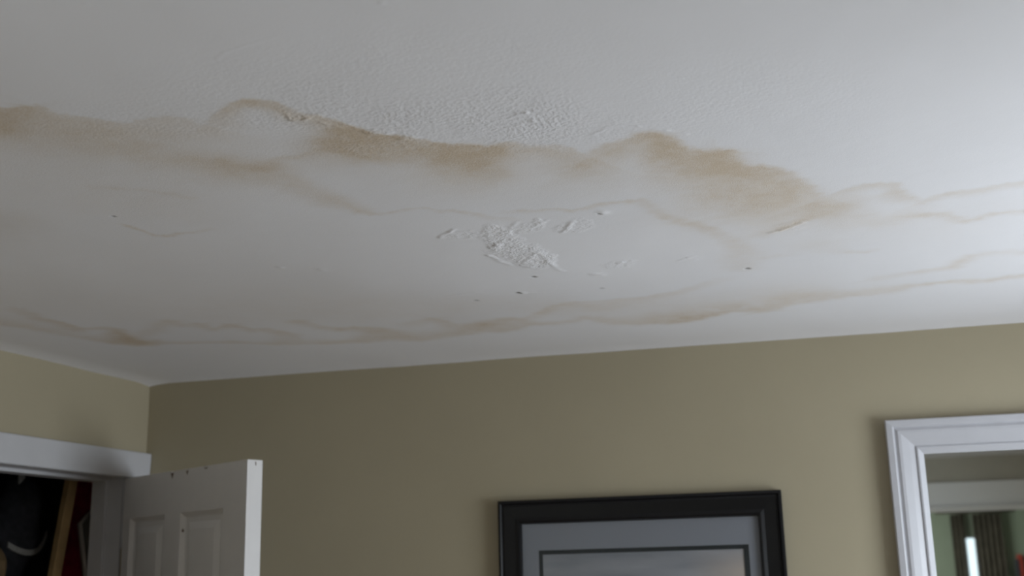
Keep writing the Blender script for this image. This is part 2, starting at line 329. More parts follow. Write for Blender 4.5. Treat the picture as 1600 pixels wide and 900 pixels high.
    'low2b': [(-1.82,2.843,0.0379,0.0388,0.2),(-1.735,2.783,0.0291,0.0371,0.26),(-1.67,2.719,0.0346,0.0283,0.3),(-1.637,2.706,0.0343,0.0422,0.5),(-1.634,2.742,0.0211,0.0359,0.44),(-1.619,2.757,0.0213,0.0289,0.32),(-1.588,2.751,0.0142,0.0433,0.5),(-1.584,2.788,0.0217,0.0368,0.46),(-1.58,2.826,0.0148,0.0301,0.4),(-1.54,2.805,0.0146,0.0371,0.42),(-1.509,2.791,0.0144,0.0367,0.48),(-1.497,2.822,0.0147,0.0374,0.44),(-1.488,2.871,0.0151,0.0307,0.38),(-1.446,2.878,0.0152,0.0308,0.46),(-1.427,2.932,0.0156,0.0398,0.42),(-1.422,2.981,0.0321,0.0662,0.32)],
    'low2c': [(-1.322,2.82,0.0288,0.0294,0.36),(-1.312,2.868,0.0223,0.0303,0.32),(-1.297,2.918,0.023,0.0312,0.36),(-1.262,2.96,0.0235,0.0319,0.52),(-1.224,2.956,0.0234,0.0398,0.56),(-1.19,2.969,0.0235,0.0811,0.54),(-1.169,2.996,0.0318,0.0993,0.5),(-1.148,3.042,0.0326,0.0845,0.36)],
    'low2d': [(-1.061,2.957,0.0384,0.0473,0.2),(-1.012,2.924,0.0226,0.0384,0.24),(-0.978,2.911,0.0149,0.038,0.38),(-0.961,2.961,0.0154,0.0391,0.4),(-0.95,3.009,0.0158,0.0485,0.34),(-0.911,3.033,0.024,0.0657,0.42),(-0.879,3.028,0.0317,0.0653,0.66),(-0.84,3.008,0.0389,0.0643,0.5),(-0.807,2.986,0.0307,0.0633,0.62),(-0.786,2.986,0.0307,0.0551,0.66),(-0.761,2.995,0.0231,0.0473,0.46),(-0.73,2.982,0.0153,0.0311,0.36),(-0.693,2.938,0.0149,0.0301,0.38),(-0.662,2.894,0.0144,0.0366,0.36),(-0.635,2.865,0.0141,0.0431,0.38),(-0.601,2.847,0.0208,0.0716,0.34),(-0.575,2.842,0.0138,0.1155,0.3),(-0.544,2.854,0.0139,0.1465,0.26),(-0.506,2.853,0.0139,0.1308,0.28),(-0.462,2.855,0.0138,0.1005,0.28),(-0.414,2.858,0.0138,0.071,0.32),(-0.372,2.845,0.0136,0.0558,0.32),(-0.331,2.832,0.0135,0.0412,0.28),(-0.288,2.806,0.0132,0.0335,0.24),(-0.246,2.774,0.0129,0.0327,0.16),(-0.206,2.749,0.0189,0.032,0.08)],
    'lowhaze': [(-1.818,2.452,0.3127,0.1241,0.06),(-1.685,2.581,0.3369,0.1628,0.08),(-1.536,2.638,0.2941,0.138,0.12),(-1.294,2.691,0.2989,0.2155,0.14),(-1.114,2.721,0.2734,0.2165,0.18),(-0.927,2.777,0.2277,0.2055,0.16),(-0.728,2.791,0.1302,0.1428,0.12),(-0.591,2.921,0.0575,0.1218,0.18),(-0.434,2.981,0.0733,0.1249,0.16),(-0.266,2.967,0.0995,0.1063,0.14),(-0.073,2.95,0.1236,0.0882,0.16)],
    'circ': [(-1.263,1.903,0.0072,0.0073,0.18),(-1.258,1.918,0.0073,0.0074,0.55),(-1.256,1.937,0.0074,0.0075,0.65),(-1.251,1.957,0.0076,0.0076,0.55),(-1.249,1.981,0.0077,0.0078,0.5),(-1.231,1.992,0.0078,0.0079,0.6),(-1.214,1.994,0.0078,0.0078,0.6),(-1.197,1.985,0.0077,0.0078,0.5),(-1.167,1.991,0.0077,0.0078,0.26),(-1.143,1.986,0.0077,0.0077,0.22),(-1.119,1.98,0.0076,0.0077,0.1)],
    'circ2': [(-1.185,1.697,0.0147,0.0149,0.08),(-1.158,1.713,0.0089,0.009,0.16),(-1.125,1.732,0.0091,0.0092,0.18),(-1.105,1.75,0.0092,0.0093,0.2),(-1.093,1.769,0.0094,0.0126,0.24),(-1.076,1.775,0.0125,0.0127,0.18),(-1.063,1.802,0.0128,0.013,0.18)],
    'circhaze': [(-1.243,1.783,0.0627,0.0533,0.06),(-1.157,1.813,0.0943,0.1043,0.07),(-1.098,1.917,0.0697,0.0594,0.06)],
    'lefthaze': [(-1.51,1.794,0.1113,0.1256,0.14),(-1.458,1.799,0.0961,0.1066,0.16),(-1.436,1.807,0.0654,0.0701,0.12)],
    'leftcore': [(-1.196,1.417,0.0216,0.0267,0.3),(-1.169,1.426,0.0174,0.0224,0.36),(-1.149,1.424,0.0174,0.0223,0.3),(-1.127,1.415,0.0171,0.0175,0.12)],
    'bodyhaze': [(-1.212,1.577,0.1443,0.1731,0.12),(-1.093,1.651,0.1296,0.1846,0.14),(-0.947,1.667,0.1532,0.1509,0.16),(-0.765,1.648,0.1009,0.1443,0.1),(-0.646,1.803,0.1158,0.1314,0.06),(-0.535,1.894,0.0948,0.1045,0.12),(-0.443,1.944,0.0982,0.0933,0.1),(-0.35,1.94,0.1151,0.1067,0.14),(-0.269,1.932,0.1251,0.1048,0.08),(-0.151,2.083,0.1075,0.1189,0.1),(-0.021,2.295,0.1657,0.1916,0.12),(0.09,2.38,0.1336,0.1493,0.1),(0.241,2.433,0.093,0.1533,0.06),(0.369,2.387,0.0886,0.0953,0.04)],
    'core1': [(-0.732,1.62,0.0204,0.0262,0.3),(-0.719,1.631,0.0307,0.0372,0.42),(-0.699,1.649,0.0465,0.0434,0.5),(-0.677,1.675,0.0629,0.0502,0.55),(-0.652,1.696,0.0641,0.0512,0.52),(-0.624,1.712,0.0544,0.0459,0.42),(-0.593,1.716,0.0384,0.0401,0.42),(-0.563,1.742,0.0393,0.047,0.5),(-0.539,1.772,0.0516,0.0545,0.56),(-0.518,1.813,0.0593,0.0566,0.58),(-0.495,1.834,0.0604,0.0577,0.48),(-0.473,1.835,0.0485,0.0445,0.2)],
    'core2': [(-0.207,1.885,0.0372,0.0452,0.2),(-0.178,1.908,0.0502,0.0596,0.34),(-0.148,1.931,0.0574,0.0677,0.42),(-0.123,1.96,0.0524,0.0622,0.42),(-0.101,2.025,0.0554,0.0584,0.25),(-0.07,2.08,0.058,0.069,0.2)],
    'core3': [(-1.196,1.403,0.0379,0.0581,0.25),(-1.157,1.41,0.038,0.0537,0.3),(-1.111,1.409,0.0295,0.0351,0.22),(-1.087,1.453,0.0309,0.0463,0.24),(-1.044,1.487,0.0319,0.0479,0.26),(-1.003,1.509,0.0325,0.0488,0.2),(-0.94,1.516,0.0325,0.0488,0.12)],
    'edge1': [(-0.691,1.527,0.0035,0.0058,0.1),(-0.665,1.568,0.0036,0.0061,0.2),(-0.64,1.61,0.0038,0.0063,0.22),(-0.592,1.652,0.0039,0.0066,0.18),(-0.542,1.696,0.0041,0.0068,0.2),(-0.479,1.736,0.0042,0.0071,0.15)],
    'core4': [(-0.465,1.765,0.0342,0.0415,0.2),(-0.434,1.769,0.0229,0.0415,0.3),(-0.404,1.779,0.0202,0.0357,0.3),(-0.378,1.807,0.0236,0.0428,0.3),(-0.359,1.846,0.0275,0.0509,0.34),(-0.33,1.837,0.0272,0.0502,0.3),(-0.295,1.823,0.0237,0.043,0.26),(-0.25,1.812,0.0291,0.0423,0.24),(-0.223,1.84,0.0298,0.0561,0.2)],
    'core5': [(-0.63,1.654,0.0209,0.0323,0.2),(-0.6,1.676,0.0213,0.0385,0.32),(-0.575,1.697,0.0217,0.0392,0.34),(-0.549,1.718,0.0221,0.0399,0.3),(-0.522,1.734,0.0224,0.0345,0.15)],
}
PITS = [(-1.2532,1.8539,0.0052,1.0),(-0.1362,2.6733,0.0096,0.75),(-0.6033,2.5142,0.0089,0.8),(-0.6791,2.6666,0.0106,0.9),(-0.3799,2.134,0.0065,0.8),(-0.7991,2.7131,0.0098,0.5),(-0.4843,2.7121,0.0095,0.3)]
FLAKES = [(-0.3714,2.1284,0.0101,0.7),(-0.6704,2.6699,0.01,0.7),(-1.1095,2.2645,0.0078,0.4),(-1.0276,2.3,0.0109,0.35),(-0.47,1.2138,0.003,0.5),(-0.5791,1.1895,0.0021,0.3),(-0.804,1.1097,0.0019,0.4)]
ROUGH_ZONES = [(-0.715,1.409,0.197,0.112,0.22),(-0.63,1.485,0.141,0.11,0.5),(-0.508,1.59,0.175,0.11,0.85),(-0.528,1.424,0.254,0.121,0.3),(-0.395,1.655,0.104,0.103,0.9),(-0.255,1.716,0.115,0.059,0.5),(-0.59,1.647,0.173,0.057,0.9),(-0.703,1.513,0.108,0.05,0.8),(-0.876,1.482,0.145,0.054,0.4),(-0.984,1.446,0.143,0.066,0.25),(-0.19,1.752,0.058,0.039,0.3),(-0.082,1.641,0.182,0.146,0.2)]
PEEL_ZONES = [(-0.596,2.243,0.037,0.118,0.9),(-0.57,2.355,0.047,0.089,1.0),(-0.599,2.308,0.051,0.067,0.6),(-0.661,2.166,0.048,0.03,0.5),(-0.499,2.15,0.014,0.033,0.6),(-0.446,2.2,0.039,0.034,0.5),(-0.404,2.499,0.041,0.043,0.5),(-0.464,2.572,0.019,0.029,0.5),(-0.255,2.524,0.027,0.038,0.35),(-0.427,2.175,0.024,0.042,0.4),(-0.536,2.168,0.048,0.034,0.5),(-0.777,2.617,0.05,0.043,0.25),(-0.029,2.361,0.038,0.038,0.4),(-0.712,1.52,0.027,0.014,0.6),(-0.663,1.563,0.023,0.01,0.6),(-0.628,1.606,0.021,0.01,0.6),(-0.589,1.645,0.021,0.01,0.5),(0.113,1.838,0.01,0.014,0.0)]
CRACKS = {
    'k1': [(-0.632,2.255,0.0055,0.0092,0.5),(-0.615,2.241,0.0054,0.0091,1),(-0.593,2.219,0.0053,0.0089,0.4)],
    'k2': [(-0.516,2.162,0.0042,0.0067,0.4),(-0.502,2.148,0.0041,0.0066,0.9),(-0.486,2.136,0.0041,0.0066,0.4)],
    'k3': [(-0.593,2.379,0.006,0.0101,0.5),(-0.571,2.349,0.0059,0.0098,0.9),(-0.55,2.32,0.0057,0.0096,1),(-0.544,2.332,0.0058,0.0097,0.5)],
    'k4': [(-0.709,2.159,0.0043,0.0068,0.6),(-0.684,2.134,0.0042,0.0067,0.9),(-0.671,2.125,0.0041,0.0066,0.5)],
    'k5': [(-0.648,2.306,0.0048,0.0077,0.5),(-0.642,2.329,0.0049,0.0078,0.9),(-0.636,2.358,0.005,0.008,0.5),(-0.625,2.39,0.0051,0.0082,0.3)],
    'k6': [(-0.542,2.344,0.0049,0.0078,0.4),(-0.54,2.398,0.0051,0.0081,0.8),(-0.536,2.456,0.0053,0.0085,0.5),(-0.529,2.488,0.0054,0.0087,0.3)],
    'k7': [(-0.471,2.215,0.0044,0.007,0.5),(-0.459,2.196,0.0043,0.0069,0.7),(-0.442,2.165,0.0042,0.0067,0.5)],
    'k8': [(-0.56,2.155,0.0042,0.0067,0.3),(-0.55,2.136,0.0041,0.0066,0.6),(-0.543,2.125,0.0041,0.0065,0.3)],
    'e1': [(-0.729,1.496,0.0022,0.0036,0.6),(-0.731,1.511,0.0023,0.0037,1),(-0.73,1.522,0.0023,0.0037,1),(-0.718,1.523,0.0023,0.0037,0.8),(-0.706,1.519,0.0023,0.0037,0.6),(-0.699,1.53,0.0023,0.0037,0.4)],
    'e2': [(-0.695,1.542,0.0024,0.0038,0.5),(-0.689,1.555,0.0024,0.0038,0.8),(-0.679,1.561,0.0024,0.0039,0.6),(-0.673,1.577,0.0024,0.0039,0.3)],
    'e3': [(-0.643,1.604,0.0025,0.004,0.4),(-0.63,1.613,0.0025,0.0041,0.9),(-0.618,1.615,0.0025,0.0041,0.9),(-0.608,1.615,0.0025,0.0041,0.5)],
    'e4': [(-0.435,1.623,0.0025,0.004,0.3),(-0.42,1.617,0.0025,0.004,0.8),(-0.405,1.611,0.0024,0.0039,0.9),(-0.391,1.603,0.0024,0.0039,1),(-0.388,1.614,0.0024,0.0039,0.7),(-0.386,1.645,0.0025,0.0041,0.4)],
    'e5': [(-0.735,1.296,0.0018,0.0025,0.2),(-0.716,1.278,0.0017,0.0024,0.35),(-0.697,1.272,0.0017,0.0024,0.4),(-0.676,1.267,0.0017,0.0024,0.35),(-0.651,1.263,0.0017,0.0023,0.35),(-0.629,1.255,0.0016,0.0023,0.2)],
    'e6': [(-0.07,2.39,0.0048,0.0077,0.6),(-0.046,2.375,0.0047,0.0076,1),(-0.025,2.358,0.0047,0.0075,1),(-0.005,2.342,0.0046,0.0074,0.8)],
    'e7': [(-0.314,1.728,0.0027,0.0038,0.2),(-0.272,1.699,0.0026,0.0037,0.3),(-0.235,1.717,0.0027,0.0038,0.5),(-0.2,1.748,0.0027,0.0039,0.5),(-0.167,1.774,0.0028,0.0039,0.3)],
    'e8': [(-0.423,2.503,0.0054,0.0076,0.4),(-0.398,2.483,0.0053,0.0075,0.6),(-0.37,2.483,0.0053,0.0075,0.3)],
    'e9': [(-0.474,2.549,0.0056,0.0079,0.5),(-0.454,2.551,0.0056,0.0079,0.6),(-0.449,2.565,0.0057,0.008,0.3)],
    'e10': [(-0.278,2.538,0.0055,0.0077,0.3),(-0.254,2.513,0.0054,0.0076,0.4),(-0.232,2.504,0.0053,0.0075,0.2)],
    'e11': [(-0.844,2.626,0.0061,0.0086,0.2),(-0.775,2.611,0.006,0.0085,0.3),(-0.751,2.64,0.0061,0.0087,0.3),(-0.663,2.666,0.0062,0.0087,0.25),(-0.545,2.703,0.0063,0.0089,0.15)],
}


_rng = np.random.RandomState(11)
_perm = _rng.permutation(4096)
_val = _rng.rand(4096).astype(np.float32)


def vnoise(x, y, seed=0):
    xi = np.floor(x).astype(np.int64)
    yi = np.floor(y).astype(np.int64)
    fx = (x - xi).astype(np.float32)
    fy = (y - yi).astype(np.float32)
    fx = fx * fx * fx * (fx * (fx * 6 - 15) + 10)
    fy = fy * fy * fy * (fy * (fy * 6 - 15) + 10)

    def h(a, b):
        return _val[_perm[(_perm[(a + seed * 57) & 4095] + b) & 4095]]
    return (h(xi, yi) * (1 - fx) + h(xi + 1, yi) * fx) * (1 - fy) + (h(xi, yi + 1) * (1 - fx) + h(xi + 1, yi + 1) * fx) * fy


def fbm(x, y, scale, octaves=4, seed=0):
    s = 0.0
    a = 1.0
    t = 0.0
    for i in range(octaves):
        s = s + a * (vnoise(x * scale + 31.7 * i, y * scale + 17.3 * i, seed + i) - 0.5)
        t += a
        a *= 0.55
        scale *= 2.03
    return s / t * 2.0          # about -1..1


def stroke_mask(X, Y, pts):
    """Strength of one stain line at every ceiling vertex: nearest segment, its own width on either side."""
    P = np.array(pts, dtype=np.float32)
    P[:, 3] *= 1.12
    pad = 2.2 * max(P[:, 2].max(), P[:, 3].max()) + 0.03
    out = np.zeros(X.shape, np.float32)
    sel = np.where((X > P[:, 0].min() - pad) & (X < P[:, 0].max() + pad) & (Y > P[:, 1].min() - pad) & (Y < P[:, 1].max() + pad))[0]
    x, y = X[sel], Y[sel]
    num = np.zeros(x.shape, np.float32)
    den = np.full(x.shape, 1e-30, np.float32)
    for p, q in zip(P, P[1:]):
        d = q[:2] - p[:2]
        L2 = float(d @ d) + 1e-12
        t = np.clip(((x - p[0]) * d[0] + (y - p[1]) * d[1]) / L2, 0, 1)
        dx = x - (p[0] + t * d[0])
        dy = y - (p[1] + t * d[1])
        dist = np.sqrt(dx * dx + dy * dy)
        side = (d[0] * (y - p[1]) - d[1] * (x - p[0])) / math.sqrt(L2)
        wu = p[2] + t * (q[2] - p[2])
        wd = p[3] + t * (q[3] - p[3])
        a = p[4] + t * (q[4] - p[4])
        k = np.clip(0.5 + side / 0.006, 0, 1)
        w = np.maximum(wu + (wd - wu) * k, 1e-4)
        v = a * np.exp(-1.1 * (dist / w) ** 2.4)
        m = np.exp(-np.minimum(dist / 0.011, 60.0))
        num += v * m
        den += m
    res = num / den
    out[sel] = res
    return out


def ellipse_mask(X, Y, zones, power=1.6):
    m = np.zeros(X.shape, np.float32)
    for cx, cy, rx, ry, a in zones:
        r2 = ((X - cx) / rx) ** 2 + ((Y - cy) / ry) ** 2
        m = np.maximum(m, a * np.exp(-(r2 ** power) * 0.8))
    return m


def build_ceiling():
    xd = np.arange(-2.36, 0.72, 0.0031)
    xs = np.concatenate([np.linspace(-2.75, -2.40, 4), xd, np.linspace(0.78, XR + 0.1, 12)])
    ys = [-0.98, -0.6, -0.2, 0.2, 0.5, 0.8]
    y = 0.9
    while y < YB + 0.02:
        ys.append(y)
        y += max(0.0026, 0.00062 * y * y)
    ys.append(YB + 0.1)
    ys = np.array(ys)
    X, Y = np.meshgrid(xs, ys)
    ny, nx = X.shape
    X = X.ravel().astype(np.float32)
    Y = Y.ravel().astype(np.float32)
    # warped coordinates give the stain edges their small scallops
    wx = X + 0.007 * fbm(X, Y, 22, 3, 3) + 0.004 * fbm(X, Y, 80, 3, 5) + 0.003 * fbm(X, Y, 210, 2, 6)
    wy = Y + 0.008 * fbm(X, Y, 22, 3, 7) + 0.005 * fbm(X, Y, 80, 3, 9) + 0.003 * fbm(X, Y, 210, 2, 10)
    blot = np.clip(1.06 + 0.36 * fbm(X, Y, 10, 5, 13) + 0.26 * fbm(X, Y, 45, 4, 14), 0.15, 1.8)
    inv = np.ones(X.shape, np.float32)
    for k, pts in STAINS.items():
        m = stroke_mask(wx, wy, pts) * blot
        inv *= (1 - np.clip(m, 0, 0.95))
    stain = np.clip(1 - inv, 0, 1)
    rough = ellipse_mask(wx, wy, ROUGH_ZONES) * np.clip(0.8 + 0.7 * fbm(X, Y, 9, 4, 21), 0.1, 1.3)
    peel = ellipse_mask(wx + 0.01 * fbm(X, Y, 30, 3, 2), wy, PEEL_ZONES, 2.4)
    peel = np.clip((peel - 0.22) * 2.2, 0, 1)
    pits = np.zeros(X.shape, np.float32)
    for px, py, r, a in PITS:
        d = np.sqrt(((X - px) * 1.0) ** 2 + ((Y - py) * 0.8) ** 2)
        pits = np.maximum(pits, a * np.clip(1.5 - d / (r * 0.62), 0, 1))
    fl = np.zeros(X.shape, np.float32)
    for px, py, r, a in FLAKES:
        d = np.sqrt((X - px) ** 2 + ((Y - py) * 0.9) ** 2)
        fl = np.maximum(fl, a * np.exp(-(d / r) ** 2))
    # relief, metres downwards
    Z = np.full(X.shape, CEIL, np.float32)
    Z += 0.0035 * fbm(X, Y, 1.6, 3, 31)
    Z += 0.0005 * fbm(X, Y, 9, 3, 33)
    ridge = 1 - np.abs(fbm(X * 1.0, Y * 1.1, 60, 3, 41)) * 2.2
    Z -= rough * 0.0005 * np.clip(ridge, -0.6, 1)
    ridge2 = 1 - np.abs(fbm(X + 0.4 * Y, Y * 0.9, 48, 5, 47)) * 3.0
    Z -= peel * (0.0011 * np.clip(ridge2, -0.8, 1) + 0.0006)
    Z -= 0.020 * np.exp(-(((X + 0.78) / 0.42) ** 2 + ((Y - 2.45) / 0.34) ** 2))      # soaked plaster sags here
    crk = np.zeros(X.shape, np.float32)
    for cname, pts in CRACKS.items():
        crk = np.maximum(crk, stroke_mask(X + 0.003 * fbm(X, Y, 60, 2, 51), Y + 0.003 * fbm(X, Y, 60, 2, 52), pts) * np.clip(0.8 + 0.9 * fbm(X, Y, 40, 2, 53), 0.1, 1.2))
    Z -= crk * 0.0034
    Z -= fl * 0.0035
    Z += np.clip(pits, 0, 1) * 0.003
    # soft run-out against the two walls
    dB = np.clip((YB - Y) / 0.09, 0, 1)
    Z -= 0.006 * (1 - dB) ** 2
    dl = ((X - XC) * math.cos(WA) + (Y - YB) * math.sin(WA)) / 0.09
    Z -= 0.008 * (1 - np.clip(dl, 0, 1)) ** 2
    me = bpy.data.meshes.new('ceiling')
    n = X.size
    me.vertices.add(n)
    me.vertices.foreach_set('co', np.stack([X, Y, Z], 1).astype(np.float32).ravel())
    i = (np.arange(ny - 1)[:, None] * nx + np.arange(nx - 1)[None, :]).ravel()
    quads = np.stack([i, i + nx, i + nx + 1, i + 1], 1).astype(np.int32)      # facing down
    nf = len(quads)
    me.loops.add(nf * 4)
    me.polygons.add(nf)
    me.loops.foreach_set('vertex_index', quads.ravel())
    me.polygons.foreach_set('loop_start', (np.arange(nf) * 4).astype(np.int32))
    me.update(calc_edges=True)
    me.shade_smooth()
    ca = me.color_attributes.new('plaster', 'FLOAT_COLOR', 'POINT')
    col = np.stack([stain, rough, peel, np.clip(pits, 0, 1)], 1).astype(np.float32)
    ca.data.foreach_set('color', col.ravel())
    m = bpy.data.materials.new('stained_plaster')
    m.use_nodes = True
    nt = m.node_tree
    L = nt.links.new
    b = nt.nodes['Principled BSDF']
    b.inputs['Roughness'].default_value = 0.72
    b.inputs['Specular IOR Level'].default_value = 0.22
    at = nt.nodes.new('ShaderNodeAttribute')
    at.attribute_name = 'plaster'
    sp = nt.nodes.new('ShaderNodeSeparateColor')
    L(at.outputs['Color'], sp.inputs[0])
    tc = nt.nodes.new('ShaderNodeTexCoord')

    def noise(scale, detail=4, rough_=0.55, stretch=(1, 1, 1)):
        mp = nt.nodes.new('ShaderNodeMapping')
        mp.inputs['Scale'].default_value = stretch
        L(tc.outputs['Object'], mp.inputs[0])
        nn = nt.nodes.new('ShaderNodeTexNoise')
        nn.inputs['Scale'].default_value = scale
        nn.inputs['Detail'].default_value = detail
        nn.inputs['Roughness'].default_value = rough_
        L(mp.outputs[0], nn.inputs['Vector'])
        return nn.outputs['Fac']

    def math_(op, a, b_=None, clamp=False):
        q = nt.nodes.new('ShaderNodeMath')
        q.operation = op
        q.use_clamp = clamp
        for k, v in ((0, a), (1, b_)):
            if v is None:
                continue
            if isinstance(v, (int, float)):
                q.inputs[k].default_value = v
            else:
                L(v, q.inputs[k])
        return q.outputs[0]

    def mix(fac, c1, c2):
        q = nt.nodes.new('ShaderNodeMix')
        q.data_type = 'RGBA'
        L(fac, q.inputs[0])
        for k, v in ((6, c1), (7, c2)):
            if isinstance(v, tuple):
                q.inputs[k].default_value = v
            else:
                L(v, q.inputs[k])
        return q.outputs[2]

    g = noise(420, 3, 0.75)
    grain = math_('ADD', math_('MULTIPLY', g, 1.7), 0.15)
    st = math_('MULTIPLY', sp.outputs[0], grain, True)
    base = mix(noise(3.0, 5), (0.755, 0.75, 0.775, 1), (0.80, 0.795, 0.82, 1))
    tan = mix(noise(14, 4), (0.635, 0.545, 0.430, 1), (0.605, 0.515, 0.425, 1))
    deep = mix(math_('SUBTRACT', math_('MULTIPLY', st, 1.8), 1.1, True), tan, (0.555, 0.44, 0.315, 1))
    c = mix(st, base, deep)
    c = mix(at.outputs['Alpha'], c, (0.06, 0.045, 0.035, 1))
    L(c, b.inputs['Base Color'])
    # fine relief: pebbly old paint, stronger in the rough zones
    h1 = math_('MULTIPLY', noise(150, 3, 0.5, (1, 1.2, 1)), math_('ADD', math_('MULTIPLY', sp.outputs[1], 1.6), 0.10))
    h2 = math_('MULTIPLY', noise(420, 2, 0.5), math_('ADD', math_('MULTIPLY', sp.outputs[0], 0.22), 0.10))
    vo = nt.nodes.new('ShaderNodeTexVoronoi')
    vo.feature = 'DISTANCE_TO_EDGE'
    vo.inputs['Scale'].default_value = 110
    L(tc.outputs['Object'], vo.inputs['Vector'])
    h3 = math_('MULTIPLY', math_('MULTIPLY', vo.outputs['Distance'], 3.0, True), math_('MULTIPLY', sp.outputs[2], 0.35))
    hh = math_('ADD', math_('ADD', h1, h2), h3)
    bp = nt.nodes.new('ShaderNodeBump')
    bp.inputs['Strength'].default_value = 1.0
    bp.inputs['Distance'].default_value = 0.0016
    L(hh, bp.inputs['Height'])
    L(bp.outputs[0], b.inputs['Normal'])
    me.materials.append(m)
    o = bpy.data.objects.new('ceiling', me)
    C.objects.link(o)
    o['kind'] = 'structure'
    o['label'] = 'white plaster ceiling with brown water stain tide lines'
    return o


build_ceiling()

# ------------------------------------------------------------------ room shell
struct(box('floor', M_wood, -3.2, 2.5, -4.1, YB + 0.5, -0.06, 0.0))
struct(box('wall_back', M_wall, XC - 0.002, XR, YB, YB + 0.10, 0.0, CEIL + 0.03))['label'] = 'olive back wall with picture and mirror'

# left wall, local frame: x into the room, y along the wall towards the back corner
LW = Matrix.Translation((XC, YB, 0)) @ Matrix.Rotation(WA, 4, 'Z')
H0, H1, HZ = -0.118, -0.858, 2.070        # closet opening
bm = bmesh.new()
add_box(bm, -0.11, 0, H0 + 0.018, 0.10, 0, CEIL + 0.03)
add_box(bm, -0.11, 0, H1 - 0.018, H0 + 0.018, HZ + 0.018, CEIL + 0.03)
LY = [(v - YB) / math.cos(WA) for v in (LWIN_Y0, LWIN_Y1)]
add_box(bm, -0.11, 0, LY[1], H1 - 0.018, 0, CEIL + 0.03)
add_box(bm, -0.11, 0, -4.55, LY[0], 0, CEIL + 0.03)
add_box(bm, -0.11, 0, LY[0], LY[1], 0, 0.9)
add_box(bm, -0.11, 0, LY[0], LY[1], 2.0, CEIL + 0.03)
bmesh.ops.remove_doubles(bm, verts=bm.verts, dist=0.0005)
w = struct(link_mesh('wall_left', bm, M_wall))
w.matrix_world = LW
w['label'] = 'olive left wall above the closet opening'

# right wall with a window opening
bm = bmesh.new()
add_box(bm, XR, XR + 0.12, YR - 0.11, WIN_Y0, 0, CEIL + 0.03)
add_box(bm, XR, XR + 0.12, WIN_Y1, YB + 0.1, 0, CEIL + 0.03)
add_box(bm, XR, XR + 0.12, WIN_Y0, WIN_Y1, 0, WIN_Z0)
add_box(bm, XR, XR + 0.12, WIN_Y0, WIN_Y1, WIN_Z1, CEIL + 0.03)
struct(link_mesh('wall_right', bm, M_wall))

wn = holder('window_1', (XR, 0, 0))
for (a, b_, c, d) in ((WIN_Y0 - 0.09, WIN_Y1 + 0.09, WIN_Z1, WIN_Z1 + 0.09), (WIN_Y0 - 0.09, WIN_Y0, WIN_Z0, WIN_Z1),
                      (WIN_Y1, WIN_Y1 + 0.09, WIN_Z0, WIN_Z1)):
    box('casing', M_trim, -0.02, 0.0, a, b_, c, d, 0.003, wn)
box('window_sill', M_trim, -0.05, 0.10, WIN_Y0 - 0.1, WIN_Y1 + 0.1, WIN_Z0 - 0.03, WIN_Z0, 0.004, wn)
for (a, b_, c, d) in ((WIN_Y0, WIN_Y0 + 0.045, WIN_Z0, WIN_Z1), (WIN_Y1 - 0.045, WIN_Y1, WIN_Z0, WIN_Z1),
                      (WIN_Y0 + 0.045, WIN_Y1 - 0.045, WIN_Z0, WIN_Z0 + 0.05), (WIN_Y0 + 0.045, WIN_Y1 - 0.045, WIN_Z1 - 0.045, WIN_Z1),
                      (WIN_Y0 + 0.045, WIN_Y1 - 0.045, 1.37, 1.41)):
    box('sash_rail', M_trim, 0.05, 0.09, a, b_, c, d, 0.003, wn)
box('pane', M_glass, 0.068, 0.072, WIN_Y0 + 0.045, WIN_Y1 - 0.045, WIN_Z0 + 0.05, 1.37, 0, wn)
box('pane', M_glass, 0.068, 0.072, WIN_Y0 + 0.045, WIN_Y1 - 0.045, 1.41, WIN_Z1 - 0.045, 0, wn)

wl = holder('added_window_3', (XC, YB, 0), WA)  # unseen window, added to bring fill light to the door and rear wall
for (a, b_, c, d) in ((LY[0] - 0.08, LY[1] + 0.08, 2.0, 2.08), (LY[0] - 0.08, LY[0], 0.9, 2.0), (LY[1], LY[1] + 0.08, 0.9, 2.0)):
    box('casing', M_trim, 0.0, 0.02, a, b_, c, d, 0.003, wl)
box('window_sill', M_trim, -0.08, 0.05, LY[0] - 0.1, LY[1] + 0.1, 0.87, 0.90, 0.004, wl)
for (a, b_, c, d) in ((LY[0], LY[0] + 0.04, 0.9, 2.0), (LY[1] - 0.04, LY[1], 0.9, 2.0), (LY[0] + 0.04, LY[1] - 0.04, 0.9, 0.95),
                      (LY[0] + 0.04, LY[1] - 0.04, 1.96, 2.0), (LY[0] + 0.04, LY[1] - 0.04, 1.43, 1.47)):
    box('sash_rail', M_trim, -0.09, -0.05, a, b_, c, d, 0.003, wl)
box('pane', M_glass, -0.072, -0.068, LY[0] + 0.04, LY[1] - 0.04, 0.95, 1.43, 0, wl)
box('pane', M_glass, -0.072, -0.068, LY[0] + 0.04, LY[1] - 0.04, 1.47, 1.96, 0, wl)

# rear wall (seen in the mirror) with a wide cased opening
RX0, RX1, RZ = 0.42, 1.38, 2.07
XLR = -2.53
bm = bmesh.new()
add_box(bm, XLR, RX0, YR - 0.11, YR, 0, CEIL + 0.03)
add_box(bm, RX1, XR, YR - 0.11, YR, 0, CEIL + 0.03)
add_box(bm, RX0, RX1, YR - 0.11, YR, RZ + 0.015, CEIL + 0.03)
struct(link_mesh('wall_rear', bm, new_mat('lightened_grey_wall', (0.50, 0.475, 0.41), 0.65, 0.2, noise=0.03)))  # wall tone raised to make up for weak light here
M_bright = new_mat('lightened_white_paint', (0.86, 0.86, 0.87), 0.4, 0.4)  # trim white lightened in place of missing light on the rear casing
t = holder('trim_2', (0, YR, 0), 0, 'white cased opening on the rear wall, seen in the mirror')
box('head_casing', M_bright, RX0 - 0.15, RX1 + 0.115, 0, 0.022, RZ + 0.02, RZ + 0.172, 0.004, t)
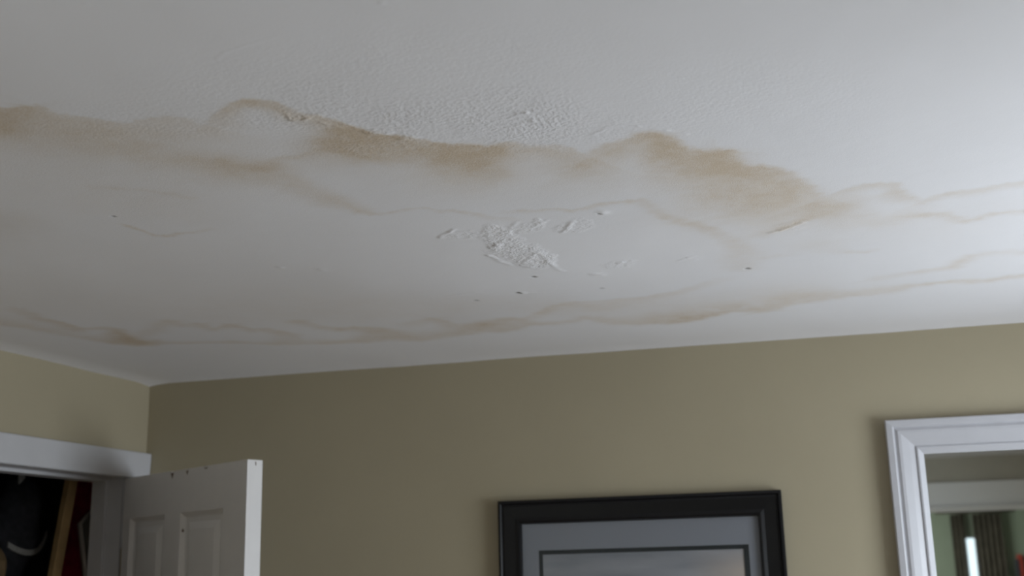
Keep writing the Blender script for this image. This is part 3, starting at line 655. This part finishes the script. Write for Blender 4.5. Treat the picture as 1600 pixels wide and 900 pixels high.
prism('head_bead', M_bright, [(0, RZ - 0.012), (0.030, RZ - 0.012), (0.050, RZ + 0.012), (0.050, RZ + 0.019), (0, RZ + 0.0195)], RX0 - 0.15, RX1 + 0.115, t, plane='yz')
box('side_casing', M_bright, RX0 - 0.12, RX0, 0, 0.02, 0, RZ - 0.011, 0.003, t)
box('side_casing', M_bright, RX1, RX1 + 0.11, 0, 0.02, 0, RZ - 0.011, 0.003, t)
box('jamb', M_bright, RX0, RX0 + 0.015, -0.11, 0, 0, RZ, 0, t)
box('jamb', M_bright, RX1 - 0.015, RX1, -0.11, 0, 0, RZ, 0, t)
box('head_jamb', M_bright, RX0, RX1, -0.11, 0, RZ, RZ + 0.015, 0, t)

# the room beyond the opening
bm = bmesh.new()
FWX0, FWX1, FWZ0, FWZ1 = 1.02, 1.38, 0.9, 1.965
add_box(bm, -0.9, FWX0, YF - 0.1, YF, 0, CEIL + 0.03)
add_box(bm, FWX1, 2.4, YF - 0.1, YF, 0, CEIL + 0.03)
add_box(bm, FWX0, FWX1, YF - 0.1, YF, 0, FWZ0)
add_box(bm, FWX0, FWX1, YF - 0.1, YF, FWZ1, CEIL + 0.03)
struct(link_mesh('wall_far', bm, M_greenwall))
struct(box('wall_far_left', M_greenwall, -1.0, -0.9, YF - 0.1, YR - 0.11, 0, CEIL + 0.03))
struct(box('wall_far_right', M_greenwall, 2.4, 2.5, YF - 0.1, YR - 0.11, 0, CEIL + 0.03))
struct(box('wall_far_front', M_greenwall, XR + 0.12, 2.4, YR - 0.21, YR - 0.11, 0, CEIL + 0.03))
struct(box('ceiling_far', new_mat('far_ceiling_paint', (0.7, 0.7, 0.7), 0.8), -1.0, 2.5, YF - 0.1, YR - 0.08, CEIL + 0.03, CEIL + 0.08))
wf = holder('window_2', (0, YF, 0), 0, 'narrow bright window between brown drapes, seen in the mirror')
for (a, b_, c, d) in ((FWX0, FWX0 + 0.03, FWZ0, FWZ1), (FWX1 - 0.03, FWX1, FWZ0, FWZ1), (FWX0 + 0.03, FWX1 - 0.03, FWZ0, FWZ0 + 0.04),
                      (FWX0 + 0.03, FWX1 - 0.03, FWZ1 - 0.006, FWZ1)):
    box('sash_rail', M_trim, a, b_, -0.07, -0.03, c, d, 0, wf)
box('pane', M_glass, FWX0 + 0.03, FWX1 - 0.03, -0.052, -0.048, FWZ0 + 0.04, FWZ1 - 0.006, 0, wf)

# baseboards
bl = struct(box('baseboard_back', M_trim, XC + 0.03, XR - 0.001, YB - 0.015, YB, 0, 0.12, 0.003))
bb = box('baseboard_left', M_trim, 0.0, 0.015, -4.4, H1 - 0.09, 0, 0.12, 0.003)
bb.matrix_world = LW
struct(bb)
struct(box('baseboard_right', M_trim, XR - 0.015, XR, YR + 0.001, YB - 0.016, 0, 0.12, 0.003))

# ------------------------------------------------------------------ closet casing and jambs
tr = holder('trim_1', (XC, YB, 0), WA, 'white closet door casing on the left wall')
CW = 0.086
bm = bmesh.new()
prof = [(0.0, HZ), (0.015, HZ), (0.018, HZ + 0.003), (0.019, HZ + 0.02), (0.021, HZ + 0.06), (0.022, HZ + CW - 0.004), (0.020, HZ + CW), (0.0, HZ + CW)]
y0, y1 = H1 - CW, -0.002
a = [bm.verts.new((p[0], y0, p[1])) for p in prof]
b_ = [bm.verts.new((p[0], y1, p[1])) for p in prof]
bm.faces.new(a)
bm.faces.new(b_[::-1])
for i in range(len(prof)):
    j = (i + 1) % len(prof)
    bm.faces.new((a[i], a[j], b_[j], b_[i]))
link_mesh('head_casing', bm, M_dimtrim, tr)
box('side_casing', M_dimtrim, 0, 0.018, H0 + 0.004, H0 + CW, 0, HZ - 0.0005, 0.003, tr)
box('side_casing', M_dimtrim, 0, 0.018, H1 - CW, H1 - 0.004, 0, HZ - 0.0005, 0.003, tr)
box('jamb', M_dimtrim, -0.11, 0, H0, H0 + 0.018, 0, HZ + 0.018, 0, tr)
box('jamb', M_dimtrim, -0.11, 0, H1 - 0.018, H1, 0, HZ + 0.018, 0, tr)
box('head_jamb', M_dimtrim, -0.11, 0, H1, H0, HZ, HZ + 0.018, 0, tr)
box('door_stop', M_dimtrim, -0.11, -0.055, H1, H0 - 0.012, HZ - 0.011, HZ, 0.002, tr)
box('door_stop', M_dimtrim, -0.11, -0.055, H0 - 0.012, H0, 0, HZ, 0.002, tr)

# closet enclosure
cl = holder('closet', (XC, YB, 0), WA)
cl.name = 'wall_closet'
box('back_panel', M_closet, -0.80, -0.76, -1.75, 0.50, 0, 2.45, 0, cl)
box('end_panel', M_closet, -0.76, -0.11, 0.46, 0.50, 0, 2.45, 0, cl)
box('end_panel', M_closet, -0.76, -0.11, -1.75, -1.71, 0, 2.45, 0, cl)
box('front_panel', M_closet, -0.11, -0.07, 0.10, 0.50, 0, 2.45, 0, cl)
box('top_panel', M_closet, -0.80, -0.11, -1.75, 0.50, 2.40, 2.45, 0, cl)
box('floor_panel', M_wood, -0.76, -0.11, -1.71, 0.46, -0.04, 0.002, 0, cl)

# ------------------------------------------------------------------ closet door
DA = math.atan2(-0.5028, 0.8644)
dr = holder('door_1', (-2.2201, 3.4229, 0), DA, 'open white panelled closet door with chipped paint on its top edge')
DT, DB, D0, D1, TH = 2.066, 0.012, 0.018, 0.738, 0.050
xa, xb, xc_, xd_ = 0.062, 0.284, 0.378, 0.618
rows = ((1.02, 1.937), (0.24, 0.86))
bm = bmesh.new()
zs_notch = [(D0, DT), (0.312, DT), (0.316, DT - 0.006), (0.320, DT - 0.009), (0.323, DT - 0.006), (0.329, DT - 0.001), (0.398, DT), (0.403, DT - 0.004),
            (0.410, DT - 0.003), (0.414, DT), (0.500, DT), (0.507, DT - 0.003), (0.520, DT - 0.002), (0.527, DT), (D1, DT)]
prism('rail', M_door, [(D0, rows[0][1])] + [p for p in zs_notch] + [(D1, rows[0][1])], 0, TH, dr)
for x0, x1 in ((D0, xa), (xb, xc_), (xd_, D1)):
    box('stile', M_door, x0, x1, 0, TH, DB, rows[0][1], 0, dr)
for x0, x1 in ((xa, xb), (xc_, xd_)):
    box('rail', M_door, x0, x1, 0, TH, rows[1][1], rows[0][0], 0, dr)
    box('rail', M_door, x0, x1, 0, TH, DB, rows[1][0], 0, dr)
    for z0, z1 in rows:
        bm = bmesh.new()
        for sgn, yb_ in ((1, 0.0), (-1, TH)):
            loops = []
            for ins, dep in ((0, 0), (0.013, 0.011), (0.016, 0.012), (0.030, 0.012), (0.052, 0.004), (0.054, 0.004)):
                y = yb_ + sgn * dep
                loops.append([bm.verts.new(p) for p in ((x0 + ins, y, z0 + ins), (x1 - ins, y, z0 + ins), (x1 - ins, y, z1 - ins), (x0 + ins, y, z1 - ins))])
            for l0, l1 in zip(loops, loops[1:]):
                for k in range(4):
                    bm.faces.new((l0[k], l0[(k + 1) % 4], l1[(k + 1) % 4], l1[k]))
            bm.faces.new(loops[-1])
        link_mesh('panel', bm, M_door, dr)
# chips where the paint has come away
for cx, wdt, dep in ((0.320, 0.009, 0.024), (0.409, 0.007, 0.019), (0.516, 0.014, 0.009)):
    o = prism('paint_chip', M_bare, [(cx - wdt, DT - 0.006), (cx - wdt * 0.4, DT - dep * 0.7), (cx + 0.001, DT - dep), (cx + wdt * 0.5, DT - dep * 0.55), (cx + wdt, DT - 0.005)], -0.0007, 0.004, dr)
    o['label'] = 'brown chip in the white door paint'
prism('paint_chip', M_bare, [(0.3850, 1.884), (0.3865, 1.879), (0.3885, 1.880), (0.3875, 1.888)], 0.003, 0.009, dr)['label'] = 'brown chip in the white door paint'
prism('paint_chip', M_bare, [(TH * 0.50, DT - 0.006), (TH * 0.56, DT - 0.005), (TH * 0.58, DT - 0.013), (TH * 0.55, DT - 0.017), (TH * 0.53, DT - 0.012)], D1 - 0.002, D1 + 0.0007, dr, plane='yz')['label'] = 'brown chip in the white door paint'
for z in (1.80, 1.04, 0.25):
    h = box('hinge', M_metal, D0 - 0.012, D0, 0.002, 0.034, z - 0.045, z + 0.045, 0.001, dr)
for sy in (-1, 1):
    bm = bmesh.new()
    yb_ = 0 if sy < 0 else TH
    tube_bm(bm, [(0.68, yb_, 0.95), (0.68, yb_ + sy * 0.006, 0.95), (0.68, yb_ + sy * 0.007, 0.95), (0.68, yb_ + sy * 0.03, 0.95), (0.68, yb_ + sy * 0.04, 0.95),
                 (0.68, yb_ + sy * 0.055, 0.95), (0.68, yb_ + sy * 0.064, 0.95)], [0.03, 0.03, 0.012, 0.012, 0.026, 0.026, 0.012], 20)
    link_mesh('door_handle', bm, M_metal, dr, smooth=True)['label'] = 'round brass knob'

# ------------------------------------------------------------------ closet contents
def in_closet(name, label, cat, x, y, z):
    p = LW @ Vector((x, y, z))
    return thing(name, label, cat, p, WA)


sh = in_closet('closet_shelf', 'dark shelf inside the closet under the black bag', 'shelf', -0.76, -1.7, 1.70)
box('board', M_closet, 0, 0.54, 0, 1.655, 0, 0.02, 0.002, sh)
for y in (0.3, 1.5):
    box('bracket', M_metal, 0, 0.25, y, y + 0.02, -0.02, 0.0, 0, sh)
    box('bracket', M_metal, 0, 0.02, y, y + 0.02, -0.2, -0.02, 0, sh)
rd = in_closet('closet_rod', 'round rail across the closet above the red jacket', 'rail', -0.33, -1.71, 2.20)
tube('rail', M_metal, [(0, 0.0, 0), (0, 2.17, 0)], 0.010, 14, rd)

# soft black bag on the shelf with a pale strap round it
bg_ = in_closet('black_bag', 'soft black bag with a pale grey strap round its lower edge', 'bag', -0.385, -0.20, 1.72)
bm = bmesh.new()
bmesh.ops.create_icosphere(bm, subdivisions=4, radius=1.0)
for v in bm.verts:
    p = v.co.copy()
    n_ = p.normalized()
    k = 1 + 0.06 * math.sin(5 * n_.y + 2 * n_.z) + 0.05 * math.sin(9 * n_.z + 4 * n_.x)
    v.co = Vector((p.x * 0.105 * k, p.y * 0.105 * k + 0.050 * p.z, max(p.z, -0.93) * 0.195 * k + 0.184))
link_mesh('body', bm, M_blackfab, bg_, smooth=True)
bm = bmesh.new()
vs = []
for i in range(20):
    t_ = i / 19
    y = -0.080 + 0.19 * t_
    x_ = 0.070 + 0.040 * math.sin(math.pi * min(1, 0.15 + t_ * 0.8))
    z_ = 0.118 + 0.17 * (t_ - 0.38) ** 2
    w_ = 0.009
    vs.append((bm.verts.new((x_, y, z_ - w_)), bm.verts.new((x_, y, z_ + w_)), bm.verts.new((x_ - 0.008, y, z_ + w_)), bm.verts.new((x_ - 0.008, y, z_ - w_))))
for a, b_ in zip(vs, vs[1:]):
    for k in range(4):
        bm.faces.new((a[k], a[(k + 1) % 4], b_[(k + 1) % 4], b_[k]))
bm.faces.new(vs[0])
bm.faces.new(vs[-1][::-1])
link_mesh('strap', bm, M_strap, bg_)['label'] = 'pale grey strap'
prism('tab', M_strap, [(-0.004, 0.325), (0.024, 0.350), (0.020, 0.372), (-0.006, 0.372)], 0.040, 0.046, bg_, plane='yz')['label'] = 'pale grey tab'

# brown satchel, lower left
br = in_closet('leather_satchel', 'dim brown rounded satchel at the left of the black bag', 'bag', -0.275, -0.42, 1.72)
bm = bmesh.new()
bmesh.ops.create_icosphere(bm, subdivisions=3, radius=1.0)
for v in bm.verts:
    p = v.co.copy()
    v.co = Vector((p.x * 0.045, p.y * 0.105, max(p.z, -0.9) * 0.080 + 0.073))
link_mesh('body', bm, M_brown, br, smooth=True)
box('flap', M_brown, 0.030, 0.049, -0.06, 0.06, 0.03, 0.095, 0.009, br)

# tan board standing in front of the shelf
wp = in_closet('wooden_plank', 'tan wooden plank standing in the closet beside the black bag', 'plank', -0.17, -0.51, 0.003)
bm = bmesh.new()
add_box(bm, -0.011, 0.011, -0.020, 0.021, 0, 2.19, 0.003)
for v in bm.verts:
    v.co.y += v.co.z * 0.17
link_mesh('board', bm, M_tan, wp)

# red jacket with grey lapel and pale piping on a hanger
jk = in_closet('red_jacket', 'dark red jacket with grey lapel and pale piping hanging in the closet', 'jacket', -0.33, 0.125, 2.20)
bm = bmesh.new()
N = 26
ring = []
levels = [(-0.055, 0.03, 0.02), (-0.075, 0.05, 0.035), (-0.11, 0.07, 0.030), (-0.20, 0.085, 0.034), (-0.32, 0.085, 0.050), (-0.42, 0.085, 0.100), (-0.80, 0.085, 0.108)]
for z, rx, ry in levels:
    ring.append([bm.verts.new((rx * math.cos(2 * math.pi * k / N) * (1 + 0.04 * math.sin(7 * 2 * math.pi * k / N + z * 5)),
                               ry * math.sin(2 * math.pi * k / N) * (1 + 0.12 * math.sin(5 * 2 * math.pi * k / N + z * 9)), z)) for k in range(N)])
for a, b_ in zip(ring, ring[1:]):
    for k in range(N):
        bm.faces.new((a[k], a[(k + 1) % N], b_[(k + 1) % N], b_[k]))
bm.faces.new(ring[0][::-1])
bm.faces.new(ring[-1])
link_mesh('body', bm, M_red, jk, smooth=True)
lap = [(-0.075, -0.203), (-0.153, -0.266), (-0.128, -0.35), (-0.105, -0.438), (-0.095, -0.49), (0.06, -0.49), (0.06, -0.19)]
lp_ = prism('lapel', M_grey, [(y, z) for y, z in lap], 0.088, 0.100, jk, plane='yz')
lp_['label'] = 'grey lapel'
pi_ = tube('piping', M_pipe, [(0.101, y, z) for y, z in lap[:5]], 0.007, 8, jk)
pi_['label'] = 'pale piping'
tube('hanger', M_metal, [(-0.014, 0.0, 0.0), (-0.010, 0.0, 0.012), (0, 0.0, 0.016), (0.012, 0.0, 0.011), (0.0155, 0.0, 0.0), (0.008, 0, -0.02), (0, 0, -0.035), (0, 0.0, -0.09)], 0.003, 8, jk)

# ------------------------------------------------------------------ framed picture
YP = YB - 0.001
pc = thing('framed_picture', 'black framed print of a dusky sky in a grey mat', 'picture', (0, YP, 0))
px0, px1, pz0, pz1 = -0.978, -0.1314, 1.28, 1.950
frame_part('frame', M_black, px0, px1, pz0, pz1,
           [(0, 0.0), (0, 0.026), (0.003, 0.029), (0.008, 0.030), (0.0115, 0.026), (0.013, 0.022), (0.019, 0.023), (0.040, 0.021), (0.052, 0.020), (0.062, 0.024), (0.068, 0.022), (0.071, 0.014), (0.071, 0.0)], pc)
box('backing_board', M_backing, px0 + 0.0715, px1 - 0.0715, -0.004, 0.0, pz0 + 0.0715, pz1 - 0.0715, 0, pc)
mx0, mx1, mz1, mz0 = -0.8575, -0.2345, 1.800, 1.43
bm = bmesh.new()
add_box(bm, px0 + 0.0715, px1 - 0.0715, -0.010, -0.0042, mz1, pz1 - 0.0715)
add_box(bm, px0 + 0.0715, px1 - 0.0715, -0.010, -0.0042, pz0 + 0.0715, pz0 + 0.13)
add_box(bm, px0 + 0.0715, mx0, -0.010, -0.0042, pz0 + 0.13, mz1)
add_box(bm, mx1, px1 - 0.0715, -0.010, -0.0042, pz0 + 0.13, mz1)
link_mesh('mat_board', bm, M_mat, pc)
# the mat window: a dark inner mat showing as a thin border
bm = bmesh.new()
add_box(bm, mx0, mx1, -0.0085, -0.0042, mz1 - 0.0125, mz1)
add_box(bm, mx0, mx1, -0.0085, -0.0042, pz0 + 0.13, pz0 + 0.142)
add_box(bm, mx0, mx0 + 0.0120, -0.0085, -0.0042, pz0 + 0.142, mz1 - 0.0125)
add_box(bm, mx1 - 0.0150, mx1, -0.0085, -0.0042, pz0 + 0.142, mz1 - 0.0125)
link_mesh('inner_mat', bm, M_bevel, pc)['label'] = 'thin dark inner mat'
m = bpy.data.materials.new('sky_print')
m.use_nodes = True
nt = m.node_tree
b = nt.nodes['Principled BSDF']
b.inputs['Roughness'].default_value = 0.5
tc = nt.nodes.new('ShaderNodeTexCoord')
mp = nt.nodes.new('ShaderNodeMapping')
mp.inputs['Scale'].default_value = (2.2, 1, 11)
nn = nt.nodes.new('ShaderNodeTexNoise')
nn.inputs['Scale'].default_value = 1.6
nn.inputs['Detail'].default_value = 5
cr = nt.nodes.new('ShaderNodeValToRGB')
for e, (p_, c_) in zip((cr.color_ramp.elements[0], cr.color_ramp.elements[1]), ((0.3, (0.195, 0.19, 0.225, 1)), (0.7, (0.33, 0.31, 0.35, 1)))):
    e.position = p_
    e.color = c_
sx = nt.nodes.new('ShaderNodeSeparateXYZ')
ma = nt.nodes.new('ShaderNodeMapRange')
ma.inputs['From Min'].default_value = -0.42
ma.inputs['From Max'].default_value = -0.22
mr2 = nt.nodes.new('ShaderNodeMapRange')
mr2.inputs['From Min'].default_value = 1.80
mr2.inputs['From Max'].default_value = 1.73
mm = nt.nodes.new('ShaderNodeMath')
mm.operation = 'MULTIPLY'
mx = nt.nodes.new('ShaderNodeMix')
mx.data_type = 'RGBA'
mx.inputs[7].default_value = (0.52, 0.41, 0.37, 1)
nt.links.new(tc.outputs['Object'], mp.inputs[0])
nt.links.new(mp.outputs[0], nn.inputs['Vector'])
nt.links.new(nn.outputs['Fac'], cr.inputs[0])
nt.links.new(tc.outputs['Object'], sx.inputs[0])
nt.links.new(sx.outputs['X'], ma.inputs['Value'])
nt.links.new(sx.outputs['Z'], mr2.inputs['Value'])
nt.links.new(ma.outputs[0], mm.inputs[0])
nt.links.new(mr2.outputs[0], mm.inputs[1])
nt.links.new(mm.outputs[0], mx.inputs[0])
nt.links.new(cr.outputs[0], mx.inputs[6])
nt.links.new(mx.outputs[2], b.inputs['Base Color'])
o = box('print', m, mx0 + 0.012, mx1 - 0.015, -0.0065, -0.0042, pz0 + 0.142, mz1 - 0.0125, 0, pc)
o['label'] = 'dusky grey and pink sky print'
box('glazing', M_glass, px0 + 0.071, px1 - 0.071, -0.0135, -0.0115, pz0 + 0.071, pz1 - 0.071, 0, pc)

# ------------------------------------------------------------------ wall mirror
mi = thing('wall_mirror', 'wall mirror in a wide white moulded frame on the olive wall', 'mirror', (0, YP, 0))
qx0, qx1, qz0, qz1 = 0.1718, 1.08, 0.95, 2.132
M_mframe = new_mat('mirror_frame_paint', (0.52, 0.52, 0.55), 0.33, 0.45, noise=0.02, nscale=20, bump=0.05, bscale=60)
frame_part('frame', M_mframe, qx0, qx1, qz0, qz1,
           [(0, 0.0), (0, 0.030), (0.003, 0.034), (0.018, 0.036), (0.021, 0.034), (0.0235, 0.029), (0.027, 0.0305), (0.032, 0.034), (0.040, 0.0335),
            (0.060, 0.027), (0.075, 0.0205), (0.0775, 0.0205), (0.079, 0.0245), (0.083, 0.0250), (0.098, 0.010), (0.098, 0.0)], mi)
o = box('mirror_glass', M_mirror, qx0 + 0.0965, qx1 - 0.0965, -0.008, -0.003, qz0 + 0.0965, qz1 - 0.0965, 0, mi)
o['label'] = 'silvered mirror glass'

# ------------------------------------------------------------------ far room things, seen in the mirror
def drape(name, label, x0, x1, top, taper=None):
    t_ = thing(name, label, 'curtain', ((x0 + x1) / 2, YF + 0.07, 0.02))
    bm = bmesh.new()
    n = max(14, int((x1 - x0) * 110))
    A = []
    for k, z in enumerate((0.0, 0.8, 1.3, 1.6, 1.8, top - 0.02)):
        row = []
        for i in range(n + 1):
            u = i / n
            x = -(x1 - x0) / 2 + (x1 - x0) * u
            if taper:
                x += taper * u * max(0, 1.9 - z) / 1.9
            row.append(bm.verts.new((x, 0.018 * math.sin(i * 1.3 + k * 0.15), z)))
        A.append(row)
    for r0, r1 in zip(A, A[1:]):
        for i in range(n):
            bm.faces.new((r0[i], r0[i + 1], r1[i + 1], r1[i]))
    o_ = link_mesh('cloth', bm, M_drape, t_, smooth=True)
    sol = o_.modifiers.new('thickness', 'SOLIDIFY')
    sol.thickness = 0.004
    for q in range(3):
        tube('ring', M_shelfwood, [(-(x1 - x0) * 0.4 + q * (x1 - x0) * 0.4, 0.020 * math.cos(a_ * math.pi / 5), top + 0.006 + 0.020 * math.sin(a_ * math.pi / 5)) for a_ in range(11)], 0.0025, 6, t_)
    return t_


drape('curtain', 'narrow dark brown curtain left of the bright slit in the mirror', 0.99, 1.10, 2.16)
drape('curtain', 'wide dark brown curtain right of the bright slit in the mirror', 1.170, 1.40, 2.16)
p = thing('curtain_rod', 'dark rod over the brown curtains reflected in the mirror', 'rod', (0, YF, 2.18))
tube('pole', M_shelfwood, [(0.88, 0.07, 0), (1.52, 0.07, 0)], 0.012, 10, p)
for x in (0.9, 1.5):
    tube('bracket', M_shelfwood, [(x, 0.0, 0), (x, 0.07, 0)], 0.008, 8, p)

bc = thing('bookcase', 'dark wood bookcase beyond the opening, under the red book in the mirror', 'bookcase', (1.44, YF + 0.015, 0))
BW = 0.52
box('side', M_shelfwood, 0, 0.02, 0, 0.26, 0, 1.60, 0.002, bc)
box('side', M_shelfwood, BW - 0.02, BW, 0, 0.26, 0, 1.60, 0.002, bc)
box('back', M_shelfwood, 0.02, BW - 0.02, 0, 0.01, 0, 1.60, 0, bc)
for z in (0.05, 0.45, 0.83, 1.21, 1.58):
    box('shelf', M_shelfwood, 0.02, BW - 0.02, 0.01, 0.26, z, z + 0.02, 0.001, bc)
x = 1.465
books = [((0.05, 0.05, 0.055), 0.020, 0.17, 'thin charcoal book left of the red book on the bookcase'),
         ((0.42, 0.06, 0.04), 0.026, 0.21, 'red book standing on top of the bookcase, seen in the mirror'),
         ((0.04, 0.035, 0.03), 0.028, 0.20, 'black book right of the red book on the bookcase'),
         ((0.40, 0.45, 0.48), 0.034, 0.18, 'pale blue grey book right of the black book'),
         ((0.30, 0.24, 0.14), 0.030, 0.19, 'tan book at the right end of the row')]
for i, (c_, w_, h_, lb) in enumerate(books):
    bk = thing('book', lb, 'book', (x, YF + 0.08, 1.601), 0, 'books standing on top of the bookcase')
    mc = new_mat('book_cloth_%s' % 'abcde'[i], c_, 0.7, 0.2)
    box('cover', mc, 0, 0.003, 0, 0.14, 0, h_, 0, bk)
    box('cover', mc, w_ - 0.003, w_, 0, 0.14, 0, h_, 0, bk)
    box('spine', mc, 0.003, w_ - 0.003, 0.137, 0.14, 0, h_, 0, bk)
    box('pages', M_pipe, 0.003, w_ - 0.003, 0.003, 0.137, 0.003, h_ - 0.003, 0, bk)
    x += w_ + 0.001
